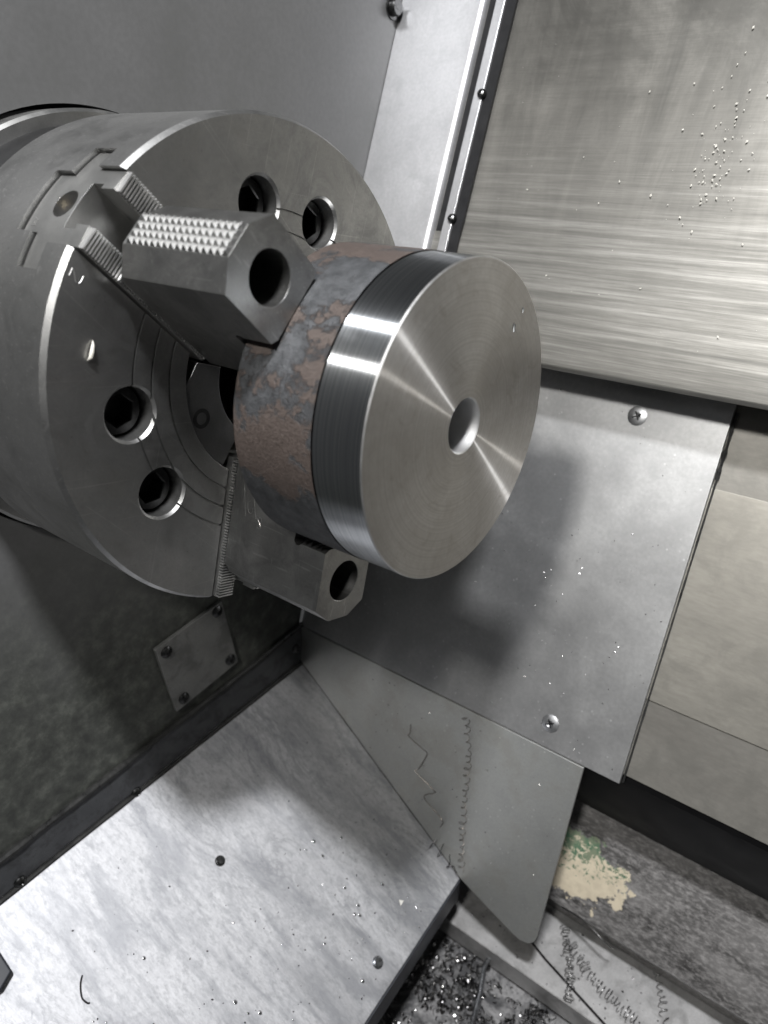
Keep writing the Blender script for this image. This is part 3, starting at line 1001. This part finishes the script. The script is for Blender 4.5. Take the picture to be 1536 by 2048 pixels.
# ------------------------------------------------------------------ the turned disc
disc = empty('steel_disc', (53.2, 0, 0), 'heavy steel disc gripped by the chuck, freshly turned face, rusty scaled rim', 'workpiece')
RD = 72.2
def dmk(name, prof, mat, seg=256, **k):
    o = mk(name, revolve(prof, seg), mat, **k)
    return put(o, disc)
# scaled rim with an uneven skin
seg, nx = 260, 46
v, f = [], []
for i in range(nx+1):
    x = 53.2+(99.1-53.2)*i/nx
    for k in range(seg):
        a = 2*pi*k/seg
        p = Vector((x*0.05, cos(a)*3.4, sin(a)*3.4))
        r_ = RD+0.22+0.16*noise.noise(p*1.3)+0.10*noise.noise(p*5)
        if i == 0: r_ -= 0.8
        v.append((x, r_*cos(a), r_*sin(a)))
for i in range(nx):
    for k in range(seg):
        f.append((i*seg+k, i*seg+(k+1) % seg, (i+1)*seg+(k+1) % seg, (i+1)*seg+k))
o = mk('scaled_rim', (v, f), 'scale', smooth=50); put(o, disc)
dmk('back_face', [(53.2, 12.6), (53.2, 71.6)], 'scale', 128)
dmk('rim_groove', [(99.1, 72.1), (99.3, 71.6), (99.7, 71.5), (99.9, 71.9)], 'chip')
dmk('turned_rim', [(99.8, RD-0.12), (124.3, RD-0.12)], 'turnedrim')
dmk('edge_chamfer', [(124.3, RD-0.12), (124.9, RD-0.65)], 'tooth')
dmk('turned_face', [(124.9, RD-0.65), (124.9, 13.0)], 'turnedface')
dmk('bore_edge', [(124.9, 13.0), (124.3, 12.5)], 'tooth', 96)
dmk('bore', [(124.3, 12.5), (53.2, 12.5)], 'bore', 96)

# ------------------------------------------------------------------ chips and drops
def coil(path, r, turns, n=220, jit=0.0):
    p = [Vector(q) for q in path]
    L = [0]
    for a, b_ in zip(p, p[1:]):
        L.append(L[-1]+(b_-a).length)
    out = []
    for i in range(n):
        u = L[-1]*i/(n-1)
        k = max(j for j in range(len(L)-1) if L[j] <= u+1e-9)
        tq = (u-L[k])/(L[k+1]-L[k])
        c = p[k].lerp(p[k+1], tq)
        d = (p[k+1]-p[k]).normalized()
        a = d.cross(Vector((0.2, 0.9, 0.3))).normalized()
        b_ = d.cross(a)
        w_ = 2*pi*turns*i/(n-1)
        rr = r*(1+jit*sin(i*0.21)+jit*0.8*sin(i*0.047+1)); w_ += 0.9*sin(i*0.06)
        out.append(c+a*(rr*cos(w_))+b_*(rr*sin(w_)))
    return [tuple(q) for q in out]

def curve(path, n=6):
    """Catmull-Rom through the points"""
    p = [Vector(q) for q in path]
    p = [p[0]*2-p[1]]+p+[p[-1]*2-p[-2]]
    out = []
    for i in range(1, len(p)-2):
        for k in range(n):
            u = k/n
            a, b_, c, d = p[i-1:i+3]
            out.append(tuple(0.5*((2*b_)+(c-a)*u+(2*a-5*b_+4*c-d)*u*u+(3*b_-a-3*c+d)*u**3)))
    out.append(tuple(p[-2]))
    return out

def swarf(path, rad, mat, label, name='spiral_chip', cat='chip', seg=6, group=None):
    o = mk(name, tube(path, rad, seg), mat)
    return tag(o, label, cat, group)

g = lambda x, z, out=3.0: tuple(on_gusset(x, z, out))
swarf(coil([g(45.5, -342), g(53.3, -374), g(54.5, -410), g(56.5, -453), g(61.3, -500)], 2.2, 23, 420, 0.35), 0.26, 'brownchip', 'long tightly coiled brown chip hanging down the middle of the pale plate')
swarf(curve([g(-10, -380, 1), g(-9, -388, 2), g(-11, -393, 1), g(6, -396, 3), g(11, -400, 2), g(4, -420, 1), g(2, -424, 3), g(22, -433, 2), g(23, -437, 1), g(13, -446, 2), g(24, -455, 1), g(36, -459, 3), g(33, -470, 1)]), 0.34, 'brownchip', 'thin bent zigzag chip wire on the pale plate left of the coil', 'bent_chip')
swarf(coil([g(30, -486, 2), g(48, -497, 3), g(57, -506, 3)], 4.5, 3.2, 90, 0.5), 0.4, 'chip', 'tangled dark chip in the corner of chute and pale plate', 'tangled_chip')
tz = lambda x, y, up=2.0: (290+(x-290)*1.056, -248.6+(y+248.6)*1.056, -600+up)
swarf(coil([tz(150, 103, 4), tz(158, 90, 4), tz(168, 76, 4), tz(176, 60, 4), tz(180, 47, 4)], 3.4, 22, 420, 0.35), 0.4, 'greychip', 'coiled dark chip lying across the tray nearest the plate tip')
swarf(coil([tz(160, 92, 4), tz(185, 78, 4), tz(205, 72, 4), tz(232, 66, 4)], 4.2, 24, 460, 0.35), 0.36, 'greychip', 'coiled dark chip trailing right along the tray middle')
swarf(coil([tz(228, 118, 4), tz(238, 104, 4), tz(250, 84, 4), tz(262, 70, 4)], 3.2, 11, 240, 0.3), 0.34, 'greychip', 'loose open coil of thin chip at the right end of the tray')
# smooth arc of swarf on the ledge
arc = [(140+8*sin(k*0.25)+k*4.2, 113-0.3*k+3*cos(k*0.35), -553+8*sin(min(k, 12)*pi/12)) for k in range(14)]
swarf(arc, [1.2-0.05*k for k in range(14)], 'greychip', 'short curved dark chip resting on the lower ledge of the casting', 'curved_chip', seg=8)
hp = [tuple(on_chute(x, y, up)) for x, y, up in ((-83, -204.5, .6), (-80.5, -208, 1.2), (-77, -211, 1.5), (-73, -213, 1.2), (-69, -212.2, .7), (-68.3, -211, .6))]
swarf(curve(hp), 0.6, 'chip', 'single hair thin curved chip lying on the bright chute at lower left', 'curved_chip')
p = on_chute(35.9, 7.7, 0.2)
o = mk('chip_shard', slab([tuple(on_chute(34, 8.5, .4)), tuple(on_chute(36.8, 10.5, 2.4)), tuple(on_chute(37.5, 5.8, .8))], 0.7), 'paleflake', smooth=0)
tag(o, 'small triangular bright chip standing on the chute near its right edge', 'chip')
# sliver stuck on the chuck face
pts = [(0.3, -92.3, 52.2), (1.2, -93.3, 50.5), (1.6, -94.8, 48.2), (1.5, -96.0, 46.0), (0.5, -97.6, 44.9)]
o = mk('chip_sliver', tube(pts, [0.15, 0.7, 1.0, 1.1, 0.3], 10), 'paleflake', smooth=80); tag(o, 'bright sliver of chip stuck on the chuck face left of the jaw', 'chip')

def flakes(name, place, n, size, mat, label):
    v, f = [], []
    for i in range(n):
        c, nr = place()
        nr = Vector(nr).normalized()
        a = nr.orthogonal().normalized()
        a.rotate(Matrix.Rotation(rnd.uniform(0, 6.28), 3, nr))
        b_ = nr.cross(a)
        s_ = size*(0.4+rnd.random()**2*1.6)
        k = len(v)
        tl = nr*(s_*0.5*rnd.random())
        c = Vector(c)+nr*0.25
        v += [tuple(c+a*s_), tuple(c+b_*s_*0.6+tl), tuple(c-a*s_*0.8+tl*0.3), tuple(c-b_*s_*0.5), tuple(c+nr*s_*0.4)]
        f += [(k, k+1, k+4), (k+1, k+2, k+4), (k+2, k+3, k+4), (k+3, k, k+4)]
    o = mk(name, (v, f), mat, smooth=0)
    tag(o, label, 'chips', kind='stuff')
    return o
def pl_panel():
    s_ = rnd.uniform(sB+8, sT-30); x = rnd.uniform(-60, 176)
    if rnd.random() < 0.5: s_ = sB+8+(s_-sB-8)*0.6; x = rnd.uniform(20, 176)
    return slant(x, DP, s_), nrm
flakes('panel_flakes', pl_panel, 260, 0.55, 'brightchip', 'fine bright metal specks scattered over the slanted panel')
def pl_cover():
    q = rnd.random()
    if q < 0.6:
        x = rnd.gauss(134, 11); y0 = rnd.gauss(290, 14)
    else:
        x = rnd.uniform(-30, 230); y0 = rnd.uniform(225, 345)
    s_ = 2*(y0-DC*NY)
    return slant(x, DC+1.0, s_), nrm
flakes('cover_flakes', pl_cover, 150, 0.7, 'paleflake', 'pale metal flakes stuck on the beige upper way cover')
def pl_gus():
    x = rnd.uniform(-60, 140); z = rnd.uniform(-520, -345)
    while z < -375-(x+152)*0.65+6: z = rnd.uniform(-520, -345)
    return tuple(on_gusset(x, z)), (0, -0.968, 0.25)
flakes('gusset_flakes', pl_gus, 150, 0.6, 'brightchip', 'fine bright specks on the pale tapering plate')
def pl_chute():
    x = rnd.uniform(-130, 58); y = rnd.uniform(-300, 80)
    x = x if rnd.random() > 0.5 else rnd.uniform(-40, 58)
    return tuple(on_chute(x, y)), cn
flakes('chute_flakes', pl_chute, 170, 0.7, 'brightchip', 'bright specks of metal on the wet chute')
flakes('chute_grit', pl_chute, 120, 0.7, 'chip', 'dark specks of grit on the wet chute')
def pl_tray():
    return (rnd.uniform(60, 420), rnd.uniform(66, 128), -600), (0, 0, 1)
flakes('tray_grit', pl_tray, 200, 0.9, 'chip', 'dark grit on the pale chip tray')

# coolant droplets on the lower chute
vv, ff = [], []
for i in range(110):
    x = rnd.uniform(-90, 58); y = rnd.uniform(-260, 40)
    if rnd.random() < 0.6: x = rnd.uniform(-30, 58)
    r_ = 0.4+1.3*rnd.random()**3
    c = on_chute(x, y, 0.02)
    e1 = Vector((1, 0, -cn.x/cn.z)).normalized(); e2 = cn.cross(e1)
    k = len(vv)
    for el in (0, 0.55, 1.05):
        for j in range(10):
            a = 2*pi*j/10
            vv.append(tuple(c+e1*(r_*1.2*cos(el)*cos(a))+e2*(r_*cos(el)*sin(a))+cn*(r_*0.28*sin(el))))
    vv.append(tuple(c+cn*(r_*0.28)))
    for q in range(2):
        for j in range(10):
            ff.append((k+q*10+j, k+q*10+(j+1) % 10, k+q*10+10+(j+1) % 10, k+q*10+10+j))
    for j in range(10):
        ff.append((k+20+j, k+20+(j+1) % 10, k+30))
tag(mk('coolant_droplets', (vv, ff), 'wetdrop', smooth=80), 'small shiny coolant droplets beading on the lower chute', 'droplets', kind='stuff')

# swarf heap in the pit
v, f = [], []
v2, f2 = [], []
v3, f3 = [], []
for i in range(11000):
    x = rnd.uniform(15, 320); y = rnd.uniform(-240, 62)
    d_ = noise.noise(Vector((x*0.03, y*0.03, 2.0)))
    if d_ < -0.12 and rnd.random() < 0.8: continue
    c = Vector((x, y, -639+rnd.random()**2*16*max(0.15, d_+0.5)))
    R_ = rnd.uniform(1.2, 3.8)
    ax = Vector((rnd.uniform(-1, 1), rnd.uniform(-1, 1), rnd.uniform(-.6, 1))).normalized()
    a = ax.orthogonal().normalized(); b_ = ax.cross(a)
    wd = rnd.uniform(0.6, 2.0)
    st = rnd.uniform(0, 6.28); sw = rnd.uniform(2.0, 4.5)
    pick = rnd.random()
    V, F = (v, f) if pick > 0.52 else ((v2, f2) if pick < 0.20 else (v3, f3))
    k = len(V)
    m = 6
    for j in range(m):
        tq = st+sw*j/(m-1)
        q = c+a*(R_*cos(tq))+b_*(R_*sin(tq))+ax*(j*0.35)
        V += [tuple(q), tuple(q+ax*wd)]
    for j in range(m-1):
        F.append((k+2*j, k+2*j+1, k+2*j+3, k+2*j+2))
tag(mk('swarf_heap', (v, f), 'chip', smooth=60), 'heap of small dark curled chips in the pit at the bottom', 'chips', kind='stuff')
tag(mk('swarf_heap', (v2, f2), 'brightchip', smooth=60), 'glinting bright chips among the dark heap in the pit', 'chips', kind='stuff')
tag(mk('swarf_heap', (v3, f3), 'greychip', smooth=60), 'dull grey curled chips mixed through the heap in the pit', 'chips', kind='stuff')
# bent rod lying in the pit
o = mk('bent_rod', tube([(86, 78, -628), (90, 64, -622), (91, 55, -622), (98, 36, -630), (104, 14, -633), (118, -22, -635)], [2, 2.6, 2.2, 2.6, 2.6, 2.6], 10), 'screw')
tag(o, 'bright bent rod sticking out of the chips in the pit', 'rod')

# coolant drops on the turned face
for (y, z, r_, lb) in ((43.6, 31.0, 1.5, 'larger clear coolant drop on the disc face right of the bore'), (51.8, 36.7, 0.9, 'small clear coolant drop near the upper right edge of the disc face')):
    vv, ff = [], []
    for i in range(7):
        el = (i/6)*pi/2
        for k in range(16):
            a = 2*pi*k/16
            rr = r_*cos(el) if i < 6 else 0.02
            vv.append((124.92+0.45*r_*sin(el), y+rr*cos(a)*0.75, z+rr*sin(a)*1.5))
    for i in range(6):
        for k in range(16):
            ff.append((i*16+k, i*16+(k+1) % 16, (i+1)*16+(k+1) % 16, (i+1)*16+k))
    ff.append(tuple(range(15, -1, -1)))
    tag(mk('coolant_drop', (vv, ff), 'drop', smooth=60), lb, 'drop')

# ------------------------------------------------------------------ render settings
sc.render.engine = 'CYCLES'
sc.cycles.use_denoising = True
sc.cycles.max_bounces = 8
sc.cycles.caustics_reflective = False
sc.cycles.caustics_refractive = False
sc.cycles.sample_clamp_indirect = 4.0
